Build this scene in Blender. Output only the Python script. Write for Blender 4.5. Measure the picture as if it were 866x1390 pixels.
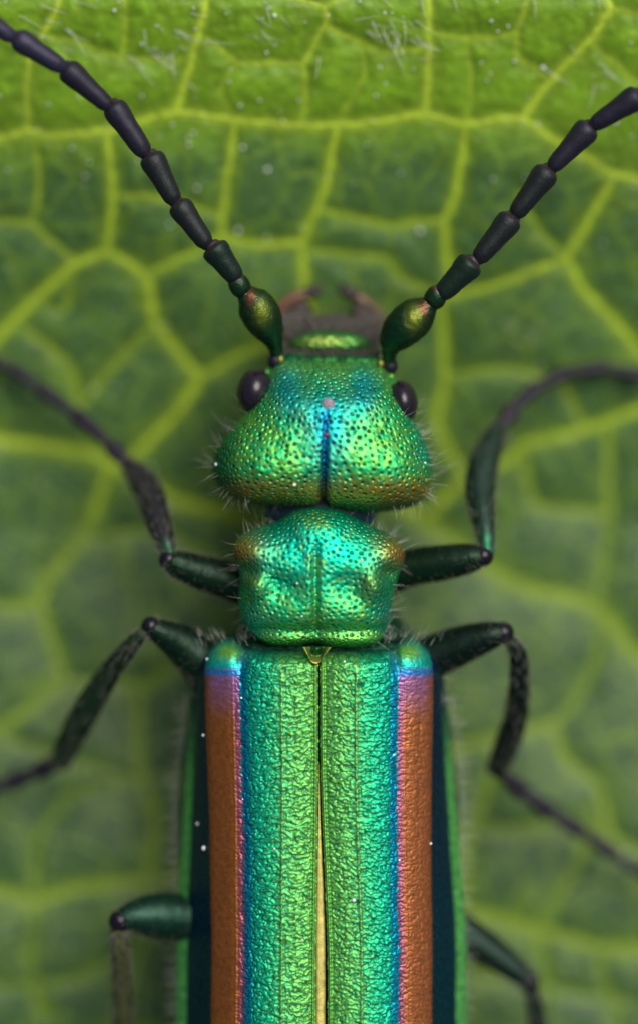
import bpy, math, random
import numpy as np
from mathutils import Vector, kdtree
random.seed(7); rng = np.random.default_rng(11)
for o in list(bpy.data.objects): bpy.data.objects.remove(o)
scene = bpy.context.scene; COL = scene.collection

# ------------------------------------------------------------------ units, camera, sky, sun, exposure
S = 0.001                       # one unit of modelling = 1 mm of a much enlarged beetle
ZF = 352.0                      # height of the focal plane above the leaf
D = 4500.0                      # camera distance to that plane
ZC = ZF + D
cam = bpy.data.cameras.new('camera'); camo = bpy.data.objects.new('camera', cam); COL.objects.link(camo)
camo.location = (0, 0, ZC*S); camo.rotation_euler = (0, 0, 0)
cam.sensor_fit = 'VERTICAL'; cam.sensor_height = 36; cam.lens = 36*D/1390
cam.clip_start = 0.1; cam.clip_end = 200
cam.dof.use_dof = True; cam.dof.focus_distance = D*S; cam.dof.aperture_fstop = 0.27; cam.dof.aperture_blades = 0
scene.camera = camo
SUN_EL, SUN_AZ = 60.0, 38.0     # azimuth from image top (+Y) towards the right (+X)
w = bpy.data.worlds.new('World'); scene.world = w; w.use_nodes = True
nt = w.node_tree; bg = nt.nodes['Background']; sky = nt.nodes.new('ShaderNodeTexSky'); sky.sky_type = 'NISHITA'
sky.sun_disc = False; sky.sun_elevation = math.radians(SUN_EL); sky.sun_rotation = math.radians(SUN_AZ)
sky.air_density = 1.0; sky.dust_density = 5.0; sky.ozone_density = 1.0
nt.links.new(sky.outputs[0], bg.inputs['Color']); bg.inputs['Strength'].default_value = 0.075
sl = bpy.data.lights.new('sun', 'SUN'); so = bpy.data.objects.new('sun', sl); COL.objects.link(so)
sl.energy = 3.4; sl.angle = math.radians(42); sl.color = (1.0, 0.96, 0.9)
sd = Vector((math.sin(math.radians(SUN_AZ))*math.cos(math.radians(SUN_EL)), math.cos(math.radians(SUN_AZ))*math.cos(math.radians(SUN_EL)), math.sin(math.radians(SUN_EL))))
so.rotation_euler = sd.to_track_quat('Z', 'Y').to_euler(); so.location = (sd*3)
scene.view_settings.view_transform = 'Standard'; scene.view_settings.look = 'None'
scene.view_settings.exposure = 0.0; scene.view_settings.gamma = 1.0
scene.view_settings.use_curve_mapping = False

# ------------------------------------------------------------------ maths helpers
def k_at(z): return (ZC - z)/D                       # perspective: how much wider the view is at height z
def srgb(r, g, b):
    c = np.array([r, g, b], float)/255.0
    return np.where(c <= 0.04045, c/12.92, ((c+0.055)/1.055)**2.4)
def smooth(a, b, x):
    t = np.clip((x-a)/(b-a), 0, 1); return t*t*(3-2*t)
def gauss(U, V, cu, cv, ru, rv): return np.exp(-((U-cu)/ru)**2 - ((V-cv)/rv)**2)
def mixc(c, col, f):
    return c*(1-f[..., None]) + np.asarray(col)*f[..., None]
_perm = np.random.default_rng(3).permutation(256)
_ang = np.random.default_rng(4).random(256)*2*np.pi
_gx, _gy = np.cos(_ang), np.sin(_ang)
def perlin(x, y, seed=0):
    x = np.asarray(x, float)+seed*17.3; y = np.asarray(y, float)+seed*9.1
    xi = np.floor(x).astype(int); yi = np.floor(y).astype(int); xf = x-xi; yf = y-yi
    def g(ix, iy, dx, dy):
        h = _perm[(_perm[ix & 255] + iy) & 255]; return _gx[h]*dx + _gy[h]*dy
    u = xf*xf*xf*(xf*(xf*6-15)+10); v = yf*yf*yf*(yf*(yf*6-15)+10)
    a = g(xi, yi, xf, yf); b = g(xi+1, yi, xf-1, yf); c = g(xi, yi+1, xf, yf-1); d = g(xi+1, yi+1, xf-1, yf-1)
    return (a*(1-u)+b*u)*(1-v) + (c*(1-u)+d*u)*v
def fbm(x, y, n=3, seed=0):
    r = 0; a = 1
    for i in range(n): r = r + a*perlin(x*2**i, y*2**i, seed+i); a *= 0.5
    return r
def catmull(P, n, closed=False):
    P = np.asarray(P, float); N = len(P)
    segs = N if closed else N-1
    t = np.linspace(0, segs, n, endpoint=not closed); out = []
    i = np.minimum(t.astype(int), segs-1); f = (t-i)[:, None]
    if closed: a, b, c, d = P[(i-1) % N], P[i % N], P[(i+1) % N], P[(i+2) % N]
    else: a, b, c, d = P[np.maximum(i-1, 0)], P[i], P[i+1], P[np.minimum(i+2, N-1)]
    return 0.5*((2*b)+(c-a)*f+(2*a-5*b+4*c-d)*f*f+(-a+3*b-3*c+d)*f**3)
def gridnormals(G):
    du = np.gradient(G, axis=0); dv = np.gradient(G, axis=1)
    n = np.cross(du, dv); l = np.linalg.norm(n, axis=-1, keepdims=True); n = n/np.maximum(l, 1e-9)
    return n

# ------------------------------------------------------------------ object helpers (coordinates: u right, v down, z up; 1 = S metres)
WORLD = {}
def W(G):
    G = np.asarray(G, float); o = np.empty_like(G)
    o[..., 0] = (G[..., 0]-433)*S; o[..., 1] = (695-G[..., 1])*S; o[..., 2] = G[..., 2]*S
    return o
def mesh_obj(name, verts, faces, mat, parent=None, col=None, smooth_=True, facecount=4, loc=None):
    V = W(verts).reshape(-1, 3)
    c = (V.max(0)+V.min(0))/2 if loc is None else np.array(loc)
    V = V - c
    me = bpy.data.meshes.new(name)
    F = np.asarray(faces, np.int32).reshape(-1, facecount)
    me.vertices.add(len(V)); me.vertices.foreach_set('co', V.astype(np.float32).ravel())
    me.loops.add(F.size); me.loops.foreach_set('vertex_index', F.ravel())
    me.polygons.add(len(F)); me.polygons.foreach_set('loop_start', np.arange(len(F), dtype=np.int32)*facecount)
    me.polygons.foreach_set('loop_total', np.full(len(F), facecount, np.int32))
    me.update(calc_edges=True); me.validate()
    if smooth_: me.polygons.foreach_set('use_smooth', np.ones(len(me.polygons), bool))
    if col is not None:
        a = me.color_attributes.new('tint', 'FLOAT_COLOR', 'POINT')
        cc = np.ones((len(V), 4), np.float32); cc[:, :3] = np.clip(np.asarray(col).reshape(-1, 3), 0, 1); a.data.foreach_set('color', cc.ravel())
    o = bpy.data.objects.new(name, me); COL.objects.link(o); me.materials.append(mat)
    WORLD[o.name] = c
    if parent is not None:
        o.parent = parent; o.location = c - WORLD[parent.name]
    else: o.location = c
    return o
def gridfaces(n, m, close=False, off=0, flip=False):
    i, j = np.meshgrid(np.arange(n-1), np.arange(m if close else m-1), indexing='ij')
    a = i*m+j; b = i*m+(j+1) % m; c = (i+1)*m+(j+1) % m; d = (i+1)*m+j
    F = np.stack([a, d, c, b] if flip else [a, b, c, d], -1).reshape(-1, 4)
    return F+off
def tag(o, label=None, cat=None, group=None, kind=None):
    if label: o['label'] = label
    if cat: o['category'] = cat
    if group: o['group'] = group
    if kind: o['kind'] = kind
    return o

# ------------------------------------------------------------------ materials
def newmat(name):
    m = bpy.data.materials.new(name); m.use_nodes = True; return m, m.node_tree, m.node_tree.nodes['Principled BSDF']
def shell_mat(name, rough=0.3, metal=0.9, shift=(0.02, 0.25, 0.55), shift_amt=0.35, bump=0.25, scale=420, coat=0.0, colour=None, var=0.25):
    m, t, b = newmat(name); N = t.nodes; L = t.links
    if colour is None:
        at = N.new('ShaderNodeAttribute'); at.attribute_name = 'tint'; src = at.outputs['Color']
    else:
        rg = N.new('ShaderNodeRGB'); rg.outputs[0].default_value = (*colour, 1); src = rg.outputs[0]
    tc = N.new('ShaderNodeTexCoord')
    no = N.new('ShaderNodeTexNoise'); no.inputs['Scale'].default_value = scale*0.35; no.inputs['Detail'].default_value = 4
    L.new(tc.outputs['Object'], no.inputs['Vector'])
    mr = N.new('ShaderNodeMapRange'); mr.inputs[1].default_value = 0.3; mr.inputs[2].default_value = 0.7
    mr.inputs[3].default_value = 1-var; mr.inputs[4].default_value = 1+var*0.6; L.new(no.outputs['Fac'], mr.inputs[0])
    mul = N.new('ShaderNodeVectorMath'); mul.operation = 'SCALE'; L.new(src, mul.inputs[0]); L.new(mr.outputs[0], mul.inputs['Scale'])
    lw = N.new('ShaderNodeLayerWeight'); lw.inputs['Blend'].default_value = 0.35
    ms = N.new('ShaderNodeMath'); ms.operation = 'MULTIPLY'; ms.inputs[1].default_value = shift_amt; ms.use_clamp = True
    L.new(lw.outputs['Facing'], ms.inputs[0])
    mx = N.new('ShaderNodeMix'); mx.data_type = 'RGBA'; L.new(ms.outputs[0], mx.inputs[0]); L.new(mul.outputs[0], mx.inputs[6])
    mx.inputs[7].default_value = (*shift, 1); L.new(mx.outputs[2], b.inputs['Base Color'])
    b.inputs['Metallic'].default_value = metal; b.inputs['Roughness'].default_value = rough
    b.inputs['Specular IOR Level'].default_value = 0.35
    b.inputs['Coat Weight'].default_value = coat; b.inputs['Coat Roughness'].default_value = 0.15
    n2 = N.new('ShaderNodeTexNoise'); n2.inputs['Scale'].default_value = scale; n2.inputs['Detail'].default_value = 3
    L.new(tc.outputs['Object'], n2.inputs['Vector'])
    bp = N.new('ShaderNodeBump'); bp.inputs['Strength'].default_value = bump; bp.inputs['Distance'].default_value = 0.002
    L.new(n2.outputs['Fac'], bp.inputs['Height']); L.new(bp.outputs[0], b.inputs['Normal']); L.new(bp.outputs[0], lw.inputs['Normal'])
    return m
M_SHELL = shell_mat('iridescent_shell', rough=0.47, metal=0.8, shift=(0.0, 0.08, 0.07), shift_amt=0.65, bump=0.12)
M_ELYTRA = shell_mat('iridescent_wing_case', rough=0.48, metal=0.74, shift=(0.0, 0.10, 0.14), shift_amt=0.22, bump=0.12)
M_LEG = shell_mat('dark_green_leg_shell', rough=0.34, metal=0.5, shift=(0.006, 0.010, 0.012), shift_amt=0.9, bump=0.45, scale=380, var=0.25)
M_ANT = shell_mat('blackish_antenna_shell', rough=0.46, metal=0.4, shift=(0.03, 0.024, 0.05), shift_amt=0.8, bump=0.35)
M_KNEE = shell_mat('knee_joint', rough=0.2, metal=0.3, shift=(0.01, 0.01, 0.02), shift_amt=0.6, bump=0.1, colour=(0.010, 0.008, 0.015))
M_EYE = shell_mat('dark_purple_eye', rough=0.27, metal=0.0, shift=(0.02, 0.01, 0.03), shift_amt=0.5, bump=0.12, scale=700, coat=0.15, colour=(0.012, 0.008, 0.015))
def plain(name, c, rough=0.5, metal=0.0, alpha=1, trans=0.0):
    m, t, b = newmat(name)
    N = t.nodes; L = t.links
    tc = N.new('ShaderNodeTexCoord'); no = N.new('ShaderNodeTexNoise'); no.inputs['Scale'].default_value = 160
    L.new(tc.outputs['Object'], no.inputs['Vector'])
    mx = N.new('ShaderNodeMix'); mx.data_type = 'RGBA'; L.new(no.outputs['Fac'], mx.inputs[0])
    mx.inputs[6].default_value = (*[x*0.75 for x in c], 1); mx.inputs[7].default_value = (*[min(1, x*1.2) for x in c], 1)
    L.new(mx.outputs[2], b.inputs['Base Color']); b.inputs['Roughness'].default_value = rough; b.inputs['Metallic'].default_value = metal
    b.inputs['Alpha'].default_value = alpha; b.inputs['Transmission Weight'].default_value = trans
    return m
M_HAIRW = plain('white_hair', (0.75, 0.75, 0.68), 0.35, alpha=0.8)
M_HAIRD = plain('grey_brown_hair', (0.13, 0.125, 0.10), 0.4)
M_GRAIN = plain('white_grain', (0.8, 0.82, 0.8), 0.5)
M_SPOT = plain('pinkish_spot', (0.22, 0.18, 0.23), 0.45)
M_MOUTH = plain('dark_brown_mouthpart', (0.03, 0.02, 0.018), 0.65)
M_BROWN = plain('reddish_brown_mouthpart', (0.13, 0.06, 0.03), 0.35)

def leaf_mat(vein=False):
    m, t, b = newmat('leaf_vein' if vein else 'leaf_blade'); N = t.nodes; L = t.links
    at = N.new('ShaderNodeAttribute'); at.attribute_name = 'tint'
    geo = N.new('ShaderNodeNewGeometry')
    no = N.new('ShaderNodeTexNoise'); no.inputs['Scale'].default_value = 60; no.inputs['Detail'].default_value = 5
    L.new(geo.outputs['Position'], no.inputs['Vector'])
    mr = N.new('ShaderNodeMapRange'); mr.inputs[1].default_value = 0.3; mr.inputs[2].default_value = 0.7
    mr.inputs[3].default_value = 0.8; mr.inputs[4].default_value = 1.2; L.new(no.outputs['Fac'], mr.inputs[0])
    mul = N.new('ShaderNodeVectorMath'); mul.operation = 'SCALE'; L.new(at.outputs['Color'], mul.inputs[0]); L.new(mr.outputs[0], mul.inputs['Scale'])
    dn = N.new('ShaderNodeTexNoise'); dn.inputs['Scale'].default_value = 9; dn.inputs['Detail'].default_value = 2; L.new(geo.outputs['Position'], dn.inputs['Vector'])
    ad = N.new('ShaderNodeVectorMath'); ad.operation = 'MULTIPLY_ADD'; ad.inputs[1].default_value = (0.05, 0.05, 0.0)
    L.new(dn.outputs['Color'], ad.inputs[0]); L.new(geo.outputs['Position'], ad.inputs[2])
    sx = N.new('ShaderNodeVectorMath'); sx.operation = 'MULTIPLY'; sx.inputs[1].default_value = (1, 1, 0.0); L.new(ad.outputs[0], sx.inputs[0])
    prev = mul.outputs[0]
    for sc_, wd, am in ((16.0, 0.08, 0.42), (42.0, 0.11, 0.16)):
        ve = N.new('ShaderNodeTexVoronoi'); ve.feature = 'DISTANCE_TO_EDGE'; ve.inputs['Scale'].default_value = sc_; L.new(sx.outputs[0], ve.inputs['Vector'])
        m2 = N.new('ShaderNodeMapRange'); m2.interpolation_type = 'SMOOTHSTEP'; m2.inputs[1].default_value = 0.0; m2.inputs[2].default_value = wd; m2.inputs[3].default_value = am; m2.inputs[4].default_value = 0.0
        L.new(ve.outputs['Distance'], m2.inputs[0])
        mm = N.new('ShaderNodeMix'); mm.data_type = 'RGBA'; L.new(m2.outputs[0], mm.inputs[0]); L.new(prev, mm.inputs[6]); mm.inputs[7].default_value = (0.17, 0.28, 0.012, 1); prev = mm.outputs[2]
    L.new(prev if not vein else mul.outputs[0], b.inputs['Base Color'])
    b.inputs['Roughness'].default_value = 0.5; b.inputs['Specular IOR Level'].default_value = 0.38
    vo = N.new('ShaderNodeTexVoronoi'); vo.inputs['Scale'].default_value = 90; L.new(geo.outputs['Position'], vo.inputs['Vector'])
    bp = N.new('ShaderNodeBump'); bp.inputs['Strength'].default_value = 0.25; bp.inputs['Distance'].default_value = 0.004
    L.new(vo.outputs['Distance'], bp.inputs['Height'])
    bp2 = N.new('ShaderNodeBump'); bp2.inputs['Strength'].default_value = 0.3; bp2.inputs['Distance'].default_value = 0.003
    n3 = N.new('ShaderNodeTexNoise'); n3.inputs['Scale'].default_value = 220; L.new(geo.outputs['Position'], n3.inputs['Vector'])
    L.new(n3.outputs['Fac'], bp2.inputs['Height']); L.new(bp.outputs[0], bp2.inputs['Normal']); L.new(bp2.outputs[0], b.inputs['Normal'])
    return m
M_LEAF = leaf_mat(); M_VEIN = leaf_mat(True)

# ------------------------------------------------------------------ the leaf
def leaf_base(u, v):
    v = np.asarray(v, float); u = np.asarray(u, float)
    t = np.clip((720-v)/720, 0, 1.25)
    z = 285*(t**1.25)/(1) * 1.0
    z = np.where(v < 0, 285+(-v)*0.18*np.exp(-np.maximum(-v, 0)/400), z)
    z = z + 14*perlin(u/330, v/330, 5) + 6*perlin(u/120, v/120, 8)
    z = z - 10*smooth(450, 900, v) - 40*smooth(900, 2300, v) - 90*smooth(500, 1500, abs(u-433))
    return z
MAJ = [ (1.25, [(-60,200),(0,188),(40,178),(70,184),(145,178),(240,152),(320,163),(433,171),(520,165),(573,155),(633,168),(708,160),(753,192),(800,218),(833,237),(866,243),(930,250)]),
 (1.0, [(145,178),(155,260),(147,340)]), (1.0, [(147,340),(100,360),(45,410),(0,455),(-50,500)]),
 (1.1, [(147,340),(200,375),(210,435),(245,480),(272,510)]), (1.1, [(272,510),(245,555),(180,622)]), (0.8, [(272,510),(330,480),(370,465),(430,450)]),
 (0.7, [(200,372),(270,340),(302,322)]), (0.6, [(155,265),(230,270),(302,292)]), (0.8, [(320,165),(307,265),(301,322)]),
 (0.8, [(301,322),(350,332),(410,330)]), (0.8, [(410,330),(414,395),(430,450)]), (0.9, [(457,170),(444,245),(430,285),(410,330)]),
 (0.5, [(50,184),(55,265),(45,303),(100,350),(125,352)]), (0.5, [(-20,300),(45,302)]), (0.5, [(20,435),(95,495),(110,550),(150,500),(208,440)]),
 (1.25, [(-60,590),(0,597),(60,606),(120,614),(180,645),(240,678),(330,703),(433,720)]),
 (0.9, [(633,170),(618,265),(604,298),(608,350),(612,400)]), (0.6, [(436,285),(528,306),(604,296)]), (0.5, [(414,340),(520,350),(550,382),(612,400)]),
 (1.0, [(833,240),(798,300),(768,350)]), (0.8, [(768,350),(680,385),(610,402),(560,420)]), (0.5, [(703,262),(730,310),(768,350)]), (1.0, [(768,350),(793,395),(833,435),(870,480),(920,520)]),
 (0.8, [(598,402),(603,510),(593,575),(630,645)]), (0.9, [(930,535),(866,556),(783,586),(713,602),(685,628),(630,650),(576,706)]), (0.5, [(823,575),(826,640),(828,695)]),
 (0.5, [(603,510),(690,500),(760,520),(793,583)]), (0.9, [(150,635),(115,730),(65,785),(55,822)]), (0.7, [(-60,815),(0,822),(55,822)]),
 (0.7, [(55,822),(75,882),(86,925),(50,955),(-20,1005)]), (0.6, [(86,925),(150,925),(200,932),(260,890)]), (0.5, [(115,735),(210,720),(300,760)]),
 (0.7, [(190,932),(190,1053),(212,1104),(200,1195)]), (1.0, [(-60,1200),(0,1210),(50,1225),(100,1207),(200,1195),(260,1190),(433,1230)]),
 (1.3, [(500,650),(576,706),(677,781),(727,801),(808,824),(866,892),(930,940)]), (0.5, [(828,695),(818,776),(810,824)]), (0.5, [(710,620),(727,686),(828,695)]),
 (0.7, [(570,1010),(617,1018),(748,983),(763,1028),(813,1068),(828,1134),(880,1160)]), (0.5, [(748,983),(790,940),(812,880),(808,824)]),
 (0.6, [(672,1005),(655,1090),(637,1130),(627,1235)]), (0.9, [(560,1210),(627,1235),(727,1262),(808,1285),(900,1290)]), (0.5, [(813,1070),(780,1180),(727,1258)]),
 (1.0, [(240,152),(255,100),(270,50),(285,-30)]), (0.8, [(38,178),(38,130),(42,80),(75,20),(88,-30)]), (0.5, [(60,48),(100,55),(165,78),(248,80)]),
 (0.5, [(165,78),(172,40),(170,-30)]), (0.6, [(280,50),(325,85),(412,88),(412,168)]), (0.7, [(412,88),(440,35),(438,10),(380,-10)]), (0.6, [(438,12),(500,-20)]),
 (0.6, [(440,35),(520,72),(580,64)]), (1.0, [(578,156),(582,60),(580,-30)]), (0.6, [(582,46),(650,52),(700,42),(722,-30)]), (0.6, [(700,42),(700,75),(748,108)]),
 (1.0, [(708,160),(748,108),(800,55),(828,12),(810,-30)]), (0.6, [(828,12),(900,24)]), (0.6, [(800,55),(850,100),(920,140)]), (0.4, [(490,62),(495,105),(455,168)]),
 (0.4, [(325,85),(300,120),(320,163)]), (0.4, [(630,50),(640,110),(633,168)]), (0.4, [(100,355),(90,420),(45,410)]), (0.4, [(245,1050),(190,1060),(100,1080),(50,1140),(50,1225)]),
 (0.4, [(190,1060),(60,1020),(0,1000)]), (0.4, [(828,1134),(760,1120),(637,1130)]), (0.45, [(200,1195),(190,1290),(160,1390)]), (0.45, [(50,1225),(40,1300),(60,1390)]), (0.45, [(727,1262),(740,1330),(720,1400)]), (0.45, [(808,1285),(840,1400)]), (0.4,[(0,1340),(100,1330),(190,1290)]), (0.4,[(627,1235),(640,1320),(740,1340),(850,1360)])]
# further net of veins outside the photographed patch
r2 = random.Random(5); NODE = {}
for i in range(-14, 24):
    for j in range(-12, 28): NODE[i, j] = (i*95+r2.uniform(-28, 28)+(0 if j % 2 else 20), j*95+r2.uniform(-28, 28))
def outside(p): return p[0] < -30 or p[0] > 896 or p[1] < -20 or p[1] > 1400
for (i, j), p in NODE.items():
    for q in ((i+1, j), (i, j+1)):
        if q in NODE and (q[0] != i or (i+j) % 2 == 0) and outside(p) and outside(NODE[q]):
            a, b = p, NODE[q]; mid = ((a[0]+b[0])/2+r2.uniform(-9, 9), (a[1]+b[1])/2+r2.uniform(-9, 9)); MAJ.append((r2.choice((0.5, 0.6, 0.9)), [a, mid, b]))
SEG = []; VEINS = []
for wgt, pts in MAJ:
    P = catmull(pts, (len(pts)-1)*6+1); tt = np.linspace(0, len(pts)-1, len(P)); ar = np.array(pts, float)
    P = 0.45*P+0.55*np.stack([np.interp(tt, range(len(pts)), ar[:, 0]), np.interp(tt, range(len(pts)), ar[:, 1])], -1)
    P = np.stack([433+(P[:, 0]-433)*k_at(leaf_base(P[:, 0], P[:, 1])), 695+(P[:, 1]-695)*k_at(leaf_base(P[:, 0], P[:, 1]))], -1)
    P = P + np.stack([3*perlin(P[:, 0]/22, P[:, 1]/22, 2), 3*perlin(P[:, 0]/22, P[:, 1]/22, 6)], -1)
    VEINS.append((wgt, P))
    for a, b in zip(P[:-1], P[1:]): SEG.append((*a, *b, wgt))
SEG = np.array(SEG)
def vein_dist(U, V):
    sh = U.shape; U = U.ravel(); V = V.ravel(); best = np.full(U.size, 1e9); bw = np.full(U.size, 0.5)
    # bucketed nearest segment, distance divided by the vein's weight
    cs = 64.0; key = {}
    for n, s in enumerate(SEG):
        for a in range(int((min(s[0], s[2])-70)//cs), int((max(s[0], s[2])+70)//cs)+1):
            for b in range(int((min(s[1], s[3])-70)//cs), int((max(s[1], s[3])+70)//cs)+1): key.setdefault((a, b), []).append(n)
    ia = (U//cs).astype(int); ib = (V//cs).astype(int); code = ia*100003+ib
    order = np.argsort(code, kind='stable'); cc = code[order]; st = np.flatnonzero(np.r_[True, cc[1:] != cc[:-1]]); en = np.r_[st[1:], len(cc)]
    for s0, e0 in zip(st, en):
        idx = order[s0:e0]; L = key.get((ia[idx[0]], ib[idx[0]]))
        if not L: continue
        s = SEG[L]; px = U[idx][:, None]; py = V[idx][:, None]
        dx = s[:, 2]-s[:, 0]; dy = s[:, 3]-s[:, 1]; ll = np.maximum(dx*dx+dy*dy, 1e-6)
        t = np.clip(((px-s[:, 0])*dx+(py-s[:, 1])*dy)/ll, 0, 1)
        d = np.hypot(px-(s[:, 0]+t*dx), py-(s[:, 1]+t*dy))/(s[:, 4]**0.7)
        best[idx] = d.min(1); bw[idx] = s[d.argmin(1), 4]
    return best.reshape(sh), bw.reshape(sh)
def leaf_relief(u, v, d):
    return -2.5*np.exp(-(d/14)**2)+5*(1-np.exp(-(d/40)**2))
def axis(a0, a1, b0, b1, fine, coarse):
    return np.r_[np.arange(a0, b0, coarse), np.arange(b0, b1, fine), np.arange(b1, a1+coarse, coarse)]
ua = axis(-1150, 2016, -60, 926, 3.2, 14.0); va = axis(-900, 2500, -60, 1460, 3.2, 14.0)
Vg, Ug = np.meshgrid(va, ua, indexing='ij')
dv_, vw_ = vein_dist(Ug, Vg); dv_ = dv_*(1+0.45*perlin(Ug/17, Vg/17, 21))+1.2*np.abs(perlin(Ug/8, Vg/8, 22))
Zg = leaf_base(Ug, Vg)+leaf_relief(Ug, Vg, dv_)+1.4*fbm(Ug/16, Vg/16, 3, 9)
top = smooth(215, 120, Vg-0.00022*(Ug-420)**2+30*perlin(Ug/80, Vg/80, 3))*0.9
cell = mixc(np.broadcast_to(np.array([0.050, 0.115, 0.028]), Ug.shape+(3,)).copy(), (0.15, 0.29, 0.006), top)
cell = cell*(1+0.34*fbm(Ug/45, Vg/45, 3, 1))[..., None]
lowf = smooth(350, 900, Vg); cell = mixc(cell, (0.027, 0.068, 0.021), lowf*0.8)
halo = np.exp(-(dv_/17)**2); cell = mixc(cell, (0.080, 0.160, 0.005), halo*np.clip(0.35+0.6*vw_, 0, 0.9))
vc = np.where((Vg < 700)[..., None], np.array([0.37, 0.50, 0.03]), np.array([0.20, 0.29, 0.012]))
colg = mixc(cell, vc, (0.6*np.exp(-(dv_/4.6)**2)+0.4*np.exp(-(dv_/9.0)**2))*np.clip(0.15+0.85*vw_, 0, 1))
pale = gauss(Ug, Vg, 720, 440, 38, 22)*smooth(0.0, 0.3, perlin(Ug/14, Vg/14, 12))*0.6 + gauss(Ug, Vg, 715, 560, 25, 30)*smooth(0.0, 0.3, perlin(Ug/14, Vg/14, 13))*0.5
colg = mixc(colg, (0.30, 0.36, 0.16), np.clip(pale, 0, 1))
LEAFROOT = bpy.data.objects.new('leaf', None); COL.objects.link(LEAFROOT)
LEAFROOT.location = (0, 0, 0); WORLD['leaf'] = np.array([0, 0, 0.0])
tag(LEAFROOT, 'broad green leaf with a net of yellow-green veins filling the background under the beetle', 'leaf')
F = gridfaces(len(va), len(ua), flip=True)
cu, cv_ = Ug.ravel()[F].mean(1), Vg.ravel()[F].mean(1)
th = np.arctan2(cv_-800, cu-433)
rr = np.hypot((cu-433)/1500, (cv_-800)/1640); F = F[rr < 1.0+0.012*np.sin(th*46)+0.02*np.sin(th*9)]
used = np.zeros(Ug.size, bool); used[F.ravel()] = True; remap = np.cumsum(used)-1
G = np.stack([Ug, Vg, Zg], -1).reshape(-1, 3)[used]
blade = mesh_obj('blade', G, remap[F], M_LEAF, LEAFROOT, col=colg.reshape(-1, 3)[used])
mod = blade.modifiers.new('thickness', 'SOLIDIFY'); mod.thickness = 0.010; mod.offset = -1
def sweep(pts, rad, sides=16, flat=1.0, close_ends=True):
    """tube through pts (already resampled) with radius per point; returns grid (n, sides, 3)"""
    P = np.asarray(pts, float); R = np.asarray(rad, float); n = len(P)
    T = np.gradient(P, axis=0); T /= np.maximum(np.linalg.norm(T, axis=1, keepdims=True), 1e-9)
    up = np.array([0, 0, 1.0]); out = np.empty((n, sides, 3)); a = np.linspace(0, 2*np.pi, sides, endpoint=False)
    for i in range(n):
        s = np.cross(T[i], up)
        if np.linalg.norm(s) < 0.05: s = np.cross(T[i], np.array([0, 1.0, 0]))
        s /= np.linalg.norm(s); q = np.cross(s, T[i])
        out[i] = P[i]+R[i]*(np.cos(a)[:, None]*s+flat*np.sin(a)[:, None]*q)
    return out
def tubemesh(G, close_ends=True):
    n, m, _ = G.shape; V = G.reshape(-1, 3); F = gridfaces(n, m, close=True)
    return V, F
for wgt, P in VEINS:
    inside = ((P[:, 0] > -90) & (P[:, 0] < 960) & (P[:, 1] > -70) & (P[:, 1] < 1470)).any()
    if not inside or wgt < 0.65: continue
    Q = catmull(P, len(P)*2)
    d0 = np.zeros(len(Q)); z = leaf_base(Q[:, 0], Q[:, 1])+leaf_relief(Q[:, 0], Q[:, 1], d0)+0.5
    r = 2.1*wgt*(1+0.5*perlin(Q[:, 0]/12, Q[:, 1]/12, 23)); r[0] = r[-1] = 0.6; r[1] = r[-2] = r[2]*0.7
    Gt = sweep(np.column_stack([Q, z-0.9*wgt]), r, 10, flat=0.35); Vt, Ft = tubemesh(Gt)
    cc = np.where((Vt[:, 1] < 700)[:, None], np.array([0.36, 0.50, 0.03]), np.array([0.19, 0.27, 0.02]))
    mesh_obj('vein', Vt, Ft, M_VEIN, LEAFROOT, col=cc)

# ------------------------------------------------------------------ hair strands
def strands(name, roots, dirs, lens, rad, mat, parent, bend=0.25, kind='stuff', label=None):
    roots = np.asarray(roots, float); dirs = np.asarray(dirs, float); n = len(roots)
    lens = np.broadcast_to(np.asarray(lens, float), (n,)); dirs = dirs/np.linalg.norm(dirs, axis=1, keepdims=True)
    side = np.cross(dirs, np.array([0.1, 0.2, 1.0])); side /= np.maximum(np.linalg.norm(side, axis=1, keepdims=True), 1e-6)
    q = np.cross(side, dirs); bd = (rng.random((n, 1))-0.5)*2*bend*side+(rng.random((n, 1))-0.5)*bend*q
    V = np.empty((n, 4, 3, 3)); 
    for i, t in enumerate((0, 0.35, 0.7, 1.0)):
        c = roots+dirs*lens[:, None]*t+bd*lens[:, None]*t*t
        rr_ = rad*(1-0.85*t)
        for j in range(3):
            a = j*2*np.pi/3; V[:, i, j] = c+rr_*(math.cos(a)*side+math.sin(a)*q)
    base = gridfaces(4, 3, close=True)
    F = (base[None]+np.arange(n)[:, None, None]*12).reshape(-1, 4)
    o = mesh_obj(name, V.reshape(-1, 3), F, mat, parent)
    return tag(o, label, kind=kind)
# fine leaf hairs near the top and pale grains on the leaf
rt, dr = [], []
for cu0, cv0, n, sp in ((60, 25, 10, 50), (210, 40, 22, 60), (540, 25, 16, 50), (480, 20, 8, 60), (340, 10, 8, 60), (800, 90, 6, 60), (640, -30, 12, 200)):
    for _ in range(n):
        u = cu0+rng.normal()*sp*0.5; v = cv0+rng.normal()*22; z = float(leaf_base(u, v))-4
        rt.append((u, v, z)); dr.append((rng.normal()*0.4+0.8*(1 if u < 433 else 0.7), 0.55+rng.normal()*0.25, 0.25))
strands('leaf_hair', rt, dr, rng.uniform(22, 60, len(rt)), 0.8, M_HAIRW, LEAFROOT, 0.3)
def ico(r, seg=7, rings=5):
    a = np.linspace(0, 2*np.pi, seg, endpoint=False); b = np.linspace(0.02, np.pi-0.02, rings)
    return np.stack([np.sin(b)[:, None]*np.cos(a), np.sin(b)[:, None]*np.sin(a), np.cos(b)[:, None]*np.ones(seg)], -1)*r
GV, GF = [], []
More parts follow.
